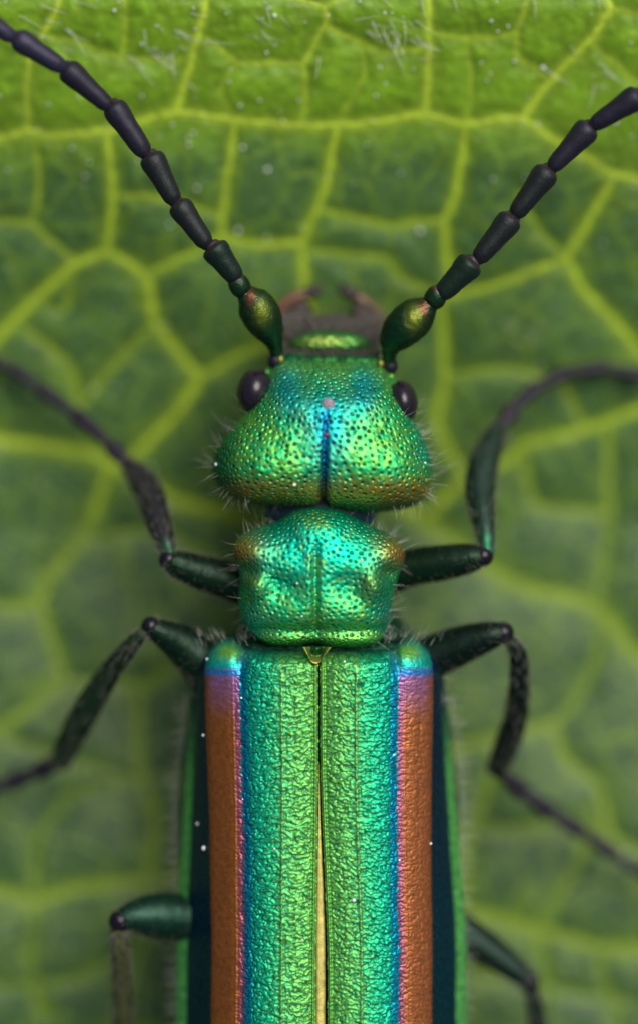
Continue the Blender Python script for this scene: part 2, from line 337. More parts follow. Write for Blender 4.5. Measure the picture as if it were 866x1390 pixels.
for i in range(360):
    u = rng.uniform(-150, 1020); v = rng.uniform(-120, 1500) if i % 3 else rng.uniform(-60, 250); r = rng.uniform(0.7, 2.1)
    if i % 14 == 0: r = rng.uniform(2.2, 3.6)
    g = ico(r)+np.array([u, v, float(leaf_base(u, v))+5]); GV.append(g.reshape(-1, 3)); GF.append(gridfaces(5, 7, close=True, off=len(GF)*35))
tag(mesh_obj('pollen_dust', np.concatenate(GV), np.concatenate(GF), M_GRAIN), 'scattered pale specks of pollen dust lying on the green leaf', 'pollen dust', kind='stuff')

# ------------------------------------------------------------------ the beetle
B = bpy.data.objects.new('beetle', None); COL.objects.link(B)
B.location = (0, -0.35, 0.0); WORLD['beetle'] = np.array([0, -0.35, 0.0])
tag(B, 'metallic green beetle with copper-striped wing cases and long dark antennae resting on a leaf', 'beetle')

def outline_fn(pts, c):
    P = catmull(pts, 720, closed=True)-np.array(c)
    th = np.arctan2(P[:, 1], P[:, 0]); R = np.hypot(P[:, 0], P[:, 1]); o = np.argsort(th); th = th[o]; R = R[o]
    th = np.r_[th-2*np.pi, th, th+2*np.pi]; R = np.r_[R, R, R]
    return lambda t: np.interp(t, th, R)
def disk(N):
    a, b = np.meshgrid(np.linspace(-1, 1, N), np.linspace(-1, 1, N), indexing='ij')
    # smooth square-to-disk mapping
    x = a*np.sqrt(1-b*b/2); y = b*np.sqrt(1-a*a/2)
    return np.hypot(x, y), np.arctan2(y, x)
def sheet(N, pts, c, zc, H, ea=0.85, eb=0.8, k=None):
    r, t = disk(N); R = outline_fn(pts, c)(t); ph = r*np.pi/2
    rho = np.sin(ph)**ea; z = np.clip(np.cos(ph), 0, 1)**eb
    return c[0]+R*rho*np.cos(t), c[1]+R*rho*np.sin(t), zc+H*z, r
def kscale(G, c, z):
    k = k_at(z); G = G.copy(); cc = np.array([433, 695.0]); G[..., 0] = 433+(G[..., 0]-433)*k; G[..., 1] = 695+(G[..., 1]-695)*k; return G
def pits(G, mask, spacing, radius, depth, seed=0, jitter=0.35):
    """returns displacement (negative) from randomly spread punctures on grid G"""
    r_ = random.Random(seed); P = G.reshape(-1, 3); idx = np.flatnonzero(mask.ravel()); order = np.random.default_rng(seed).permutation(idx)[:60000]
    cells = {}; acc = []; s = spacing
    for i in order:
        p = P[i]; kx = (int(p[0]//s), int(p[1]//s), int(p[2]//s)); ok = True; ds = s*(1-jitter*r_.random())
        for a in (-1, 0, 1):
            for b in (-1, 0, 1):
                for c in (-1, 0, 1):
                    for q in cells.get((kx[0]+a, kx[1]+b, kx[2]+c), ()):
                        if (q[0]-p[0])**2+(q[1]-p[1])**2+(q[2]-p[2])**2 < ds*ds: ok = False; break
                    if not ok: break
                if not ok: break
            if not ok: break
        if ok: cells.setdefault(kx, []).append(p); acc.append((p, radius*r_.uniform(0.55, 1.2), depth*r_.uniform(0.6, 1.2)))
    kd = kdtree.KDTree(len(acc))
    for i, a in enumerate(acc): kd.insert(a[0], i)
    kd.balance(); out = np.zeros(len(P)); rim = np.zeros(len(P))
    for i, p in enumerate(P):
        co, j, d = kd.find(p); _, rad, dep = acc[j]; q = d/rad
        if q < 2.2: out[i] = -dep*math.exp(-(q*q)**2)
    return out.reshape(G.shape[:2]), len(acc)
def closed_shell(name, N, pts, c, zc, H, Hb, ea, eb, relief, colour, mat, parent, pit=None, fine=None, Nb=70):
    U, V, Z, r = sheet(N, pts, c, zc, H, ea, eb)
    Z = Z+relief(U, V)*smooth(1.0, 0.75, r)
    G = kscale(np.stack([U, V, Z], -1), c, zc)
    n = gridnormals(G); n = n*np.where(n[..., 2:3].mean() < 0, -1, 1)
    disp = np.zeros(U.shape)
    if pit: 
        for p in pit:
            d, cnt = pits(G, r < 0.99, *p[:3], seed=p[3]); wgt = p[4](U, V) if len(p) > 4 else 1.0; disp += d*wgt
    if fine is not None: disp += fine(U, V, G)
    G = G+n*(disp*smooth(1.0, 0.97, r))[..., None]
    C = colour(U, V, r, disp)
    U2, V2, Z2, r2_ = sheet(Nb, pts, c, zc, -Hb, 0.9, 0.9); G2 = kscale(np.stack([U2, V2, Z2], -1), c, zc)
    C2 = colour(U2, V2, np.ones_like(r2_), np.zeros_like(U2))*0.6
    nv = N*N; Fa = gridfaces(N, N); Fb = gridfaces(Nb, Nb, off=nv, flip=True)
    Vt = np.concatenate([G.reshape(-1, 3), G2.reshape(-1, 3)]); 
    o = mesh_obj(name, Vt, np.concatenate([Fa, Fb]), mat, parent, col=np.concatenate([C.reshape(-1, 3), C2.reshape(-1, 3)]))
    # outward facing normals
    return o, G, n, U, V, r

YG = np.array([0.22, 0.60, 0.06]); GRN = np.array([0.02, 0.50, 0.16]); TEAL = np.array([0.0, 0.50, 0.36]); CYAN = np.array([0.0, 0.42, 0.48]); BLUE = np.array([0.0, 0.14, 0.42])
ORG = np.array([0.55, 0.30, 0.03]); DKG = np.array([0.005, 0.12, 0.05])

# ---- head
HEAD = [(372,484),(400,481),(446,484),(492,484),(522,489),(531,504),(541,530),(553,556),(566,580),(579,606),(587,636),(585,660),(574,678),(556,689),(520,695),(485,696),(458,693),(448,691),(440,683),(432,688),(422,690),(400,689),(365,687),(335,682),(310,673),(294,657),(288,636),(293,612),(310,588),(330,566),(345,545),(357,518),(363,498)]
def head_relief(U, V):
    mu = 442+(V-560)*-0.03
    g = -9*np.exp(-((U-mu)/4.0)**2)*smooth(585, 640, V) - 10*np.exp(-((U-mu)/9.0)**2)*smooth(640, 690, V) - 2.5*np.exp(-((U-mu)/3.0)**2)*smooth(550, 580, V)
    g += 9*gauss(U, V, 355, 645, 50, 40)+9*gauss(U, V, 527, 647, 50, 40)
    g += -52*smooth(565, 470, V) - 6*gauss(U, V, 397, 520, 22, 18) - 6*gauss(U, V, 490, 524, 22, 18)+5*gauss(U, V, 445, 505, 26, 16)
    g += 2.2*fbm(U/28, V/28, 2, 3)
    return g
def head_col(U, V, r, disp):
    n = fbm(U/9, V/9, 3, 4); n2 = fbm(U/34, V/34, 2, 6)
    c = np.broadcast_to(GRN, U.shape+(3,)).copy()
    c = mixc(c, YG, np.clip(0.5+1.1*n+0.6*n2+0.5*smooth(525, 500, V), 0, 1)*0.85)
    c = mixc(c, (0.0, 0.14, 0.06), smooth(493, 485, V)*0.8)
    cy = np.clip(1.1*gauss(U, V, 392, 530, 20, 32)+1.1*gauss(U, V, 492, 532, 20, 30)+1.0*gauss(U, V, 442, 585, 26, 60)+0.35*gauss(U, V, 445, 562, 50, 24), 0, 1)
    c = mixc(c, CYAN, np.clip(cy*(0.95+0.5*n), 0, 1)*0.9)
    c = mixc(c, BLUE, np.clip(np.exp(-((U-441)/5.0)**2)*smooth(552, 570, V), 0, 1)*0.85)
    c = mixc(c, TEAL, np.clip(smooth(545, 580, U)*smooth(660, 610, V), 0, 1)*0.7)
    vb = V-3*np.cos((U-440)/60)
    c = mixc(c, ORG, np.clip(smooth(640, 668, vb)*(0.85+0.6*n), 0, 1)*0.85)
    c = mixc(c, DKG, smooth(672, 688, vb)*0.7)  # shade on the backward-facing rim painted into the head colour
    c = mixc(c, DKG, smooth(345, 296, U)*0.85)  # left cheek darkened in the colour, as shade away from the sun
    return mixc(c, (0.0, 0.035, 0.04), 0.88*np.clip((-disp-0.7)/1.0, 0, 1))  # deep teal of the pits, with the shade inside them painted in
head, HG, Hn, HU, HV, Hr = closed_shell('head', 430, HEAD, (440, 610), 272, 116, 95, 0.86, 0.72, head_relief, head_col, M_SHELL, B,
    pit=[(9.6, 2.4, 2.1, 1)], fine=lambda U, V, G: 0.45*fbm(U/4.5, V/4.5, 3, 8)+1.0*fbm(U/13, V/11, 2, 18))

def ellipsoid(name, c, rad, mat, parent, col=(0.02, 0.02, 0.02), rot=0.0, n=40, pw=1.0, relief=None, tilt=0.0):
    a = np.linspace(0, 2*np.pi, n*2, endpoint=False); b = np.linspace(0.001, np.pi-0.001, n)
    x = np.sin(b)[:, None]*np.cos(a); y = np.sin(b)[:, None]*np.sin(a); z = np.cos(b)[:, None]*np.ones(n*2)
    f = lambda q: np.sign(q)*np.abs(q)**pw
    X, Y, Z = f(x)*rad[0], f(y)*rad[1], f(z)*rad[2]
    X, Y = X*math.cos(rot)-Y*math.sin(rot), X*math.sin(rot)+Y*math.cos(rot)
    G = np.stack([X+c[0], Y+c[1], Z+c[2]], -1); k = k_at(c[2])
    G[..., 0] += (c[0]-433)*(k-1); G[..., 1] += (c[1]-695)*(k-1)
    if relief is not None: G = G+relief(G)
    C = np.broadcast_to(np.array(col), G.shape) if not callable(col) else col(G[..., 0], G[..., 1], G[..., 2])
    return mesh_obj(name, G, gridfaces(n, n*2, close=True, flip=False), mat, parent, col=C)
ellipsoid('eye', (346, 531, 303), (25, 31, 32), M_EYE, head, rot=0.15)
ellipsoid('eye', (546, 546, 303), (21, 30, 32), M_EYE, head, rot=-0.12)
def hz(u, v):
    i = np.argmin((HG[..., 0]-u)**2+(HG[..., 1]-v)**2); return HG.reshape(-1, 3)[i, 2]
ellipsoid('forehead_spot', (445.5, 550, hz(445, 550)-0.5), (9, 10, 3.5), M_SPOT, head, n=16, relief=lambda G: 1.2*perlin(G[..., 0]/5, G[..., 1]/5, 4)[..., None])
ellipsoid('suture_spot', (444, 590, hz(444, 590)+0.5), (5, 2.6, 2), plain('red_brown_spot', (0.2, 0.04, 0.05)), head, n=8)

# clypeus, labrum, mouthparts
def clyp_col(U, V, Z):
    c = np.broadcast_to(np.array([0.06, 0.24, 0.05]), U.shape+(3,)).copy(); c = mixc(c, (0.28, 0.40, 0.07), gauss(U, V, 436, 460, 32, 8)); return mixc(c, (0.01, 0.12, 0.05), smooth(466, 476, V)*0.8)
ellipsoid('clypeus', (447, 467, 248), (56, 19, 32), M_SHELL, head, n=90, col=clyp_col, pw=0.9, relief=lambda G: 1.8*fbm(G[..., 0]/8, G[..., 1]/5, 3)[..., None]*np.array([0, 0, 1]))
ellipsoid('labrum', (449, 446, 212), (50, 19, 26), M_MOUTH, head, pw=0.8, n=24)
ellipsoid('mandible', (402, 440, 185), (22, 36, 24), M_MOUTH, head, rot=0.35, n=20)
ellipsoid('mandible', (497, 442, 185), (22, 36, 24), M_MOUTH, head, rot=-0.35, n=20)
ellipsoid('neck', (436, 697, 255), (78, 38, 70), shell_mat('neck_skin', 0.5, 0.2, bump=0.4, colour=(0.006, 0.012, 0.008)), B)

def capsule_pts(pts, rad, n, ends=True):
    P = np.column_stack([np.asarray(pts, float), np.asarray(rad, float)])
    Q = catmull(P, n)
    return Q
def limb(name, pts, rad, mat, parent, col, n=40, sides=24, flat=1.0, noise=0.0, round_ends=True, colfn=None, label=None):
    """swept limb; pts in photo coordinates at their own height"""
    pts = [(433+(p[0]-433)*k_at(p[2]), 695+(p[1]-695)*k_at(p[2]), p[2]) for p in pts]
    Q = catmull(np.column_stack([pts, rad]), n); P = Q[:, :3]; R = np.maximum(Q[:, 3], 0.3)
    if round_ends:
        d0 = P[0]-P[1]; d0 /= np.linalg.norm(d0); d1 = P[-1]-P[-2]; d1 /= np.linalg.norm(d1)
        A = [(P[0]+d0*R[0]*0.6*math.sin(a), R[0]*math.cos(a)) for a in np.linspace(math.pi/2-0.05, 0.25, 6)]
        Z = [(P[-1]+d1*R[-1]*0.6*math.sin(a), R[-1]*math.cos(a)) for a in np.linspace(0.25, math.pi/2-0.05, 6)]
        P = np.array([a[0] for a in A]+list(P)+[a[0] for a in Z]); R = np.array([a[1] for a in A]+list(R)+[a[1] for a in Z])
    G = sweep(P, R, sides, flat)
    if noise:
        nn = G-P[:, None]; nn /= np.maximum(np.linalg.norm(nn, axis=-1, keepdims=True), 1e-6)
        G = G+nn*(noise*fbm(G[..., 0]/7+G[..., 2]/9, G[..., 1]/7, 2, 5)+noise*0.8*np.minimum(0, perlin(G[..., 0]/3.2, G[..., 1]/3.2+G[..., 2]/4, 2)*2))[..., None]
    s = np.linspace(0, 1, len(P))[:, None]*np.ones(sides)
    C = np.broadcast_to(np.array(col, float), G.shape) if colfn is None else colfn(s, G)
    o = mesh_obj(name, G, gridfaces(len(P), sides, close=True), mat, parent, col=C)
    o['_p'] = 0; del o['_p']
    if label: o['label'] = label
    return o, G, P

# ---- antennae
DKA = (0.012, 0.03, 0.016); PURP = (0.075, 0.042, 0.045); BLK = (0.012, 0.010, 0.018)
def scape_col(hl):
    def f(s, G):
        c = np.broadcast_to(np.array([0.005, 0.035, 0.012]), G.shape).copy()
        c = mixc(c, (0.13, 0.17, 0.012), np.clip(gauss(G[..., 0], G[..., 1], hl[0], hl[1], 11, 19)*1.1, 0, 1)*smooth(0.25, 0.6, s))  # gold highlight on the scape painted into the tint
        c = mixc(c, (0.2, 0.06, 0.03), gauss(G[..., 0], G[..., 1], hl[2], hl[3], 6, 12)*0.8)
        return mixc(c, (0.02, 0.012, 0.03), np.clip(smooth(0.12, 0.02, s)+smooth(0.90, 0.97, s), 0, 1))
    return f
def seg_col(base):
    base = np.array(base)
    def f(s, G):
        c = np.broadcast_to(base, G.shape).copy(); c = mixc(c, PURP, smooth(0.70, 0.92, s)*0.8); return mixc(c, BLK, smooth(0.15, 0.03, s))
    return f
def seg(parent, a, b, r0, r1, base, name='antenna_segment'):
    a = np.array(a, float); b = np.array(b, float); b = b+(b-a)*rng.uniform(-0.02, 0.05); L = lambda t: tuple(a+(b-a)*t+np.array([0, 0, 1.5])*math.sin(t*3.1)); r0 *= rng.uniform(0.94, 1.06); r1 *= rng.uniform(0.96, 1.05)
    o, G, P = limb(name, [L(0), L(0.08), L(0.22), L(0.55), L(0.80), L(0.93), L(1)], [r0*0.9, r0*1.2, r0*1.36, (r0+r1)*0.585, r1*1.09, r1*1.02, r1*0.66], M_ANT, parent, base, n=34, sides=26, noise=0.55, colfn=seg_col(base))
    return o
def antenna(sc, scr, ped, pr, segs, hl, sock):
    a, G, P = limb('antenna', sc, scr, M_LEG, B, DKA, n=60, sides=44, noise=1.4, colfn=scape_col(hl))
    ellipsoid('antenna_socket', sock, (11, 12, 11), M_ANT, a, col=(0.012, 0.01, 0.018), n=16)
    limb('antenna_segment', ped, pr, M_LEG, a, DKA, n=26, sides=30, noise=0.3, colfn=lambda s, G: mixc(mixc(np.broadcast_to(np.array([0.008, 0.035, 0.012]), G.shape).copy(), (0.22, 0.08, 0.10), np.exp(-((s-0.80)/0.09)**2)), (0.03, 0.015, 0.05), smooth(0.85, 0.95, s)))
    for s in segs: seg(a, *s)
    return a
GA = (0.006, 0.021, 0.011); GB = (0.013, 0.017, 0.017); GC = (0.018, 0.017, 0.030); GD = (0.028, 0.026, 0.052)
antenna([(376,482,290),(373,468,298),(367,452,306),(356,430,315),(345,412,322),(335,400,327),(329,394,329)], [9, 11, 20, 27, 25, 15, 10],
        [(333,401,328),(328,392,331),(322,381,335),(319,375,337)], [9, 14.5, 13.5, 9],
        [((322,379,337),(289,334,346),11,17.5,GA),((282,333,348),(241,275,352),10,16.5,GB),((238,274,355),(203,208,360),10,16,GB),((198,209,365),(154,144,372),10,16,GC),
         ((150,146,380),(90,92,392),9,15.5,GC),((86,92,400),(24,52,412),9.5,15,GD),((19,52,418),(-40,10,432),9,15,GD),((-45,8,436),(-105,-30,450),9,14,GD),((-110,-32,452),(-180,-60,460),8,11,GD)], (357, 425, 340, 402), (374,490,288))
antenna([(528,491,290),(529,477,298),(534,462,306),(548,444,316),(566,428,322),(579,417,327),(586,411,329)], [9, 11, 21, 27.5, 26, 17, 11],
        [(582,417,328),(588,408,331),(594,398,335),(598,392,337)], [9, 15, 14, 9],
        [((597,401,337),(642,354,346),11,17,GA),((648,352,348),(694,296,352),10,16.5,GB),((698,292,355),(743,232,361),10,16,GB),((748,228,366),(800,172,374),10,16,GC),
         ((804,170,381),(866,130,394),9,16,GC),((873,126,400),(938,112,415),9,15.5,GD),((944,112,420),(1010,115,432),9,14,GD),((1015,115,436),(1080,130,446),8,11,GD)], (562, 430, 575, 416), (529,497,288))
for p, r_ in (((381,488,293), 6), ((516,494,293), 6)): ellipsoid('antenna_rim', p, (r_, r_*1.2, 7), M_SHELL, head, col=(0.24, 0.26, 0.06), n=14)

# ---- palps in front of the mouth (far below the focus)
limb('palp', [(405,445,160),(383,438,165),(382,420,168),(398,405,170),(420,397,170)], [10, 11, 10, 9, 8], M_BROWN, head, DKA)
limb('palp', [(420,398,170),(432,393,172)], [11, 9], M_MOUTH, head, DKA, n=10)
limb('palp', [(500,448,160),(512,436,165),(505,420,168),(490,407,172),(478,398,174)], [10, 11, 9, 8, 7], M_BROWN, head, DKA)
limb('palp', [(480,400,176),(466,393,180)], [10, 10], M_MOUTH, head, DKA, n=10)

# ---- pronotum
PRO = [(432,687),(405,690),(388,699),(372,709),(347,716),(327,727),(317,744),(321,762),(326,785),(324,812),(329,842),(346,863),(369,876),(401,877),(426,873),(451,879),(484,881),(513,872),(527,848),(533,814),(539,786),(547,764),(548,748),(536,731),(513,717),(489,706),(470,695),(455,689)]
def pro_relief(U, V):
    g = -4.5*np.exp(-((U-428)/5)**2)*smooth(730, 765, V)*smooth(858, 840, V)+1.2*np.exp(-((U-421)/6)**2)*smooth(735, 755, V)*smooth(830, 800, V)
    g += -6*gauss(U, V, 385, 798, 28, 20) - 6*gauss(U, V, 470, 798, 28, 20)+12*gauss(U, V, 348, 793, 17, 20)+12*gauss(U, V, 506, 795, 17, 20)
    g += -6*np.exp(-((V-853)/8)**2)+3*np.exp(-((V-868-3*np.cos((U-428)/35*1.0)*0)/6.5)**2) + 6*gauss(U, V, 340, 745, 22, 18)+6*gauss(U, V, 528, 745, 22, 18) - 9*gauss(U, V, 337, 774, 14, 9) - 9*gauss(U, V, 527, 777, 14, 9)
    g += 5*gauss(U, V, 430, 715, 40, 20)+1.0*fbm(U/24, V/24, 2, 31)
    return g*1.5
def pro_col(U, V, r, disp):
    n = fbm(U/8, V/8, 3, 14); n2 = fbm(U/26, V/26, 2, 16)
    c = np.broadcast_to(np.array([0.005, 0.46, 0.17]), U.shape+(3,)).copy()
    c = mixc(c, TEAL*0.95, np.clip(gauss(U, V, 440, 745, 70, 45)+0.5*gauss(U, V, 380, 745, 50, 40)+0.3*n, 0, 1)*0.75)
    yg = np.clip(smooth(770, 850, V)*0.55+0.8*n+0.5*n2+0.5*gauss(U, V, 430, 712, 22, 14)+0.5*gauss(U, V, 425, 770, 16, 26)+0.7*np.exp(-((V-868)/8)**2), 0, 1)
    c = mixc(c, YG*np.array([1.1, 0.95, 1]), yg*0.72)
    sh = np.clip(gauss(U, V, 328, 744, 27, 22)+gauss(U, V, 538, 745, 25, 24), 0, 1)
    c = mixc(c, (0.50, 0.34, 0.04), np.clip(sh*1.1, 0, 1)*0.85); c = mixc(c, (0.60, 0.22, 0.04), np.clip(gauss(U, V, 320, 750, 11, 9)+gauss(U, V, 545, 754, 9, 10), 0, 1)*0.8)
    c = mixc(c, (0.3, 0.3, 0.02), np.clip(gauss(U, V, 343, 785, 16, 12)+gauss(U, V, 500, 790, 14, 18), 0, 1)*0.5)
    c = mixc(c, CYAN, np.clip(gauss(U, V, 340, 845, 22, 18)+gauss(U, V, 523, 830, 14, 24), 0, 1)*0.5)
    return mixc(c, (0.0, 0.07, 0.07), 0.75*np.clip((-disp-0.5)/0.9, 0, 1))  # teal punctures, darkened in the tint to imitate shade in the recesses
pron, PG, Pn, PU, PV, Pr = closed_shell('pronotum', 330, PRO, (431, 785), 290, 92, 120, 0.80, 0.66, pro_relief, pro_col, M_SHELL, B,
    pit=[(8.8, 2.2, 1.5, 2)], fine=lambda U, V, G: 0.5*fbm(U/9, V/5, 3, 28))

# ---- thorax and abdomen under the wing cases
def body_loft():
    vs = np.r_[np.linspace(800, 900, 14), np.linspace(920, 1500, 30), np.linspace(1520, 1870, 24)]
    hw = np.interp(vs, [800, 840, 880, 1000, 1300, 1600, 1750, 1840, 1870], [60, 110, 135, 150, 158, 150, 110, 50, 4])
    zz = np.interp(vs, [800, 1000, 1600, 1870], [215, 205, 200, 190]); hh = np.interp(vs, [800, 850, 1000, 1600, 1800, 1870], [80, 110, 120, 110, 60, 4])
    a = np.linspace(0, 2*np.pi, 48, endpoint=False)
    G = np.stack([436+hw[:, None]*np.cos(a), vs[:, None]*np.ones(48), zz[:, None]+hh[:, None]*np.sin(a)*(1+0.02*np.sin(vs/13))[:, None]], -1)
    return G
Gb = body_loft(); 
mesh_obj('abdomen', Gb, gridfaces(Gb.shape[0], 48, close=True, flip=True), M_SHELL, B, col=np.broadcast_to(np.array([0.005, 0.05, 0.02]), Gb.shape))

# ---- wing cases
def elytron(side):
    rows = np.r_[np.linspace(0, 12, 16), np.arange(13, 535, 1.15), np.arange(540, 985, 6.0)]
    ts = np.r_[np.linspace(0, 0.70, 190), np.linspace(0.705, 1.0, 70)]
    knots = np.array([(0, 352), (1.2, 362), (4, 367), (9, 366), (30, 371), (60, 370), (85, 363), (103, 351), (112, 346), (122, 343), (138, 334), (150, 325), (157, 313), (164, 294), (171, 274), (178, 260), (186, 253), (194, 246), (198, 238), (193, 230), (178, 222)], float)
    Kd = catmull(knots, 900); al = np.r_[0, np.cumsum(np.hypot(*np.diff(Kd, axis=0).T))]; s = al/al[-1]
    d0 = np.interp(ts, s, Kd[:, 0]); z0 = np.interp(ts, s, Kd[:, 1]); arc = np.interp(ts, s, al)
    T, Dm = np.meshgrid(rows, d0, indexing='ij'); Z = np.broadcast_to(z0, T.shape).copy(); A = np.broadcast_to(arc, T.shape)
    vf = 881-15*gauss(Dm, Dm*0, 128, 0, 24, 1)+24*smooth(138, 196, Dm)
    SHR = np.interp(vf+T, [880, 940, 1000, 1100, 1300, 2000], [25, 25, 18, 12, 5, 5])
    V = vf+T
    # narrowing of the dark side flank near the shoulder, tapering tip far behind
    flare = smooth(930, 1080, V)
    fl = smooth(162, 195, Dm)
    Dx = Dm*(1-0.062*smooth(930, 1300, V)*(1-smooth(155, 175, Dm))) - fl*SHR
    L = 985; tip = np.clip((T-560)/(L-560), 0, 1); Dx = Dx*np.sqrt(np.clip(1-tip**2.6, 0.0, 1)); Z = 200+(Z-200)*np.clip(1-tip**3, 0, 1)
    q = np.clip(T/(24+14*smooth(108, 130, Dm)), 0, 1); Z = Z-62*(1-np.sqrt(np.clip(1-(1-q)**2, 0, 1)))*smooth(175, 150, Dm); Dx = Dx*(1-0.05*(1-q)**2)+1.6*perlin(V/120, V*0+3.3*side, 7)*smooth(20, 90, Dm)
    Z = Z+4*gauss(Dm, V, 128, 904, 24, 30)-11*gauss(Dm, V, 102, 888, 7, 18)-5*gauss(Dm, V, 60, 888, 40, 8)
    # fine ribs and grooves
    Z = Z+1.6*np.exp(-((Dm-49)/2.2)**2)*smooth(900, 930, V)-2.6*np.exp(-((Dm-6.5)/1.8)**2)+0.8*np.exp(-((Dm-115)/2)**2)*smooth(900, 930, V)-1.2*np.exp(-((Dm-105)/3)**2)
    gap = (1.0+8.5*smooth(1020, 1330, V)) if side > 0 else (1.0+3.5*smooth(1020, 1330, V))
    gap = gap*(1-tip)
    X = 433+side*(Dx+gap)+(2.0*smooth(870, 1300, V) if side > 0 else 0)
    G = kscale(np.stack([X, V, Z], -1), None, 330)
    n = gridnormals(G)
    if n[..., 2].mean() < 0: n = -n
    wx = A+3.5*perlin(A/13, V/13, 41+side); wy = V+3.5*perlin(A/11, V/11, 44+side)
    n1 = perlin(wx/15, wy/6.8, 51+side)+0.35*perlin(wx/6, wy/4, 53+side); n2 = perlin(wx/9+0.5*wy/7, wy/5.2, 55+side)
    r1 = 1-np.abs(n1)*2.6
    rug = -3.0*np.exp(-(n1/0.085)**2)-1.3*np.exp(-(n2/0.08)**2)+2.2*perlin(wx/14, wy/5.6, 58+side)+0.6*fbm(A/3.6, V/2.8, 2, 60)
    zone = 1-0.62*smooth(102, 112, Dm)
    if side < 0: zone = zone*(1-0.65*smooth(108, 118, Dm))
    else: zone = zone*(1-0.25*smooth(108, 118, Dm))
    rim = smooth(3.5, 8, Dm); zone = zone*(0.12+0.88*rim)*(1-0.55*np.exp(-((Dm-49)/2.0)**2))
    zone = zone*smooth(0, 14, T)*(1+0.5*smooth(158, 166, Dm))*smooth(1.0, 0.6, tip)
    beads = 0.9*np.exp(-((Dm-6.5)/2.2)**2)*np.sin(V/5.2*2*np.pi*0.9)
    G = G+n*(rug*0.72*zone+beads*0.8)[..., None]
    # colour bands
    nb = fbm(A/7, V/5, 2, 70+side)
    db = 106-3*smooth(930, 1290, V)+2.2*nb+2.0*perlin(V/70, A*0+side*2.7, 77); dc = 154-1*smooth(930, 1290, V)*2+0.5*nb
    c = np.broadcast_to(np.array([0.01, 0.50, 0.22]), G.shape).copy()
    yel = np.clip(smooth(78, 22, Dm)*0.9+0.9*fbm(A/6, V/4, 2, 72)+0.15*np.clip(r1-0.5, -1, 1), 0, 1)
    c = mixc(c, (0.20, 0.50, 0.05), yel*0.82)
    c = mixc(c, (0.0, 0.44, 0.33), np.clip(smooth(62, 92, Dm)*(0.8+0.5*nb), 0, 1)*0.75)
    c = mixc(c, (0.34, 0.50, 0.05), np.clip(np.exp(-((Dm-49)/1.8)**2)*0.5+smooth(5, 2, Dm)*0.55+np.exp(-((Dm-9)/1.6)**2)*0.35, 0, 1))
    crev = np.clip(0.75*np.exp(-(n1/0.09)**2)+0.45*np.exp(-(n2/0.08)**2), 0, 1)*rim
    c = mixc(c, (0.0, 0.13, 0.07), crev*0.75)  # wrinkle crevices darkened in the colour to stand in for their shade
    c = mixc(c, (0.0, 0.20, 0.46), np.exp(-((Dm-db+5)/5.5)**2)*0.85)
    band = smooth(-1.6, 1.6, Dm-db)
    cop = np.broadcast_to(np.array([0.30, 0.098, 0.020]) if side < 0 else np.array([0.33, 0.108, 0.032]), G.shape).copy()  # copper tinted brighter on the right, painting in light from that side
    cop = mixc(cop, (0.26, 0.07, 0.26), np.clip(smooth(12, 1, Dm-db+3*nb), 0, 1)*0.6)
    cop = mixc(cop, (0.34, 0.16, 0.42), np.clip(smooth(985, 905, V)*(0.85+0.5*nb)*smooth(156, 138, Dm), 0, 1)*0.85)
    c = mixc(c, cop, band)
    sh = smooth(915, 903, V+3.5*nb)*band*smooth(158, 152, Dm)
    c = mixc(c, (0.0, 0.50, 0.42), sh); c = mixc(c, (0.0, 0.22, 0.60), np.exp(-((V-912-3.5*nb)/5.5)**2)*band*smooth(158, 152, Dm)*0.9)
    c = mixc(c, (0.22, 0.58, 0.06), np.clip(gauss(Dm, V, 122, 884, 18, 11)*1.2, 0, 1)*0.9)
    nav = smooth(-2.0, 2.0, Dm-dc)
    c = mixc(c, (0.002, 0.016, 0.055), nav); c = mixc(c, (0.0, 0.05, 0.055), nav*smooth(1100, 1350, V)*0.5)
    c = mixc(c, (0.01, 0.09, 0.20), nav*smooth(0.05, 0.45, fbm(A/5, V/6, 2, 90))*0.5)
    c = mixc(c, (0.16, 0.62, 0.12), np.clip(0.8+0.9*fbm(A/6, V/10, 2, 91), 0, 1)*smooth(179, 182, Dm)*flare)
    c = mixc(c, (0.004, 0.06, 0.04), smooth(12, 0, T)*0.8)  # shade behind the pronotum painted into the front edge
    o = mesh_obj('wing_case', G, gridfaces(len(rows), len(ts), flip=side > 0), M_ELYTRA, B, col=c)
    m = o.modifiers.new('thickness', 'SOLIDIFY'); m.thickness = 0.005; m.offset = -1
    return o, G, n
eL, GL, nL = elytron(-1); eR, GR, nR = elytron(1)
# pale folded strip in the opening seam
vs = np.linspace(1035, 1800, 160); x0 = 433-0.5*smooth(1035, 1300, vs); 
hwid = 0.4+6.0*smooth(1035, 1290, vs)*smooth(1800, 1700, vs)
prof = np.array([(-1, -6), (-0.8, 0), (-0.3, 1.6), (0.1, 0.2), (0.5, 1.0), (1.0, -2), (1.1, -9)])
Gs = np.stack([x0[:, None]+2.2*smooth(1035, 1300, vs)[:, None]+prof[:, 0]*hwid[:, None], vs[:, None]*np.ones(7), 358+0.8*fbm(vs/9, vs/31, 2)[:, None]+prof[:, 1]], -1); Gs[..., 2] -= 55*smooth(1600, 1800, vs)[:, None]
Gs = kscale(Gs, None, 330); cs_ = np.broadcast_to(np.array([0.52, 0.44, 0.12]), Gs.shape)*(1+0.5*perlin(Gs[..., 0]*0.8, Gs[..., 1]/12, 3))[..., None]
mesh_obj('seam_strip', Gs, gridfaces(160, 7, flip=True), shell_mat('straw_strip', 0.45, 0.3, shift_amt=0.1), B, col=cs_)

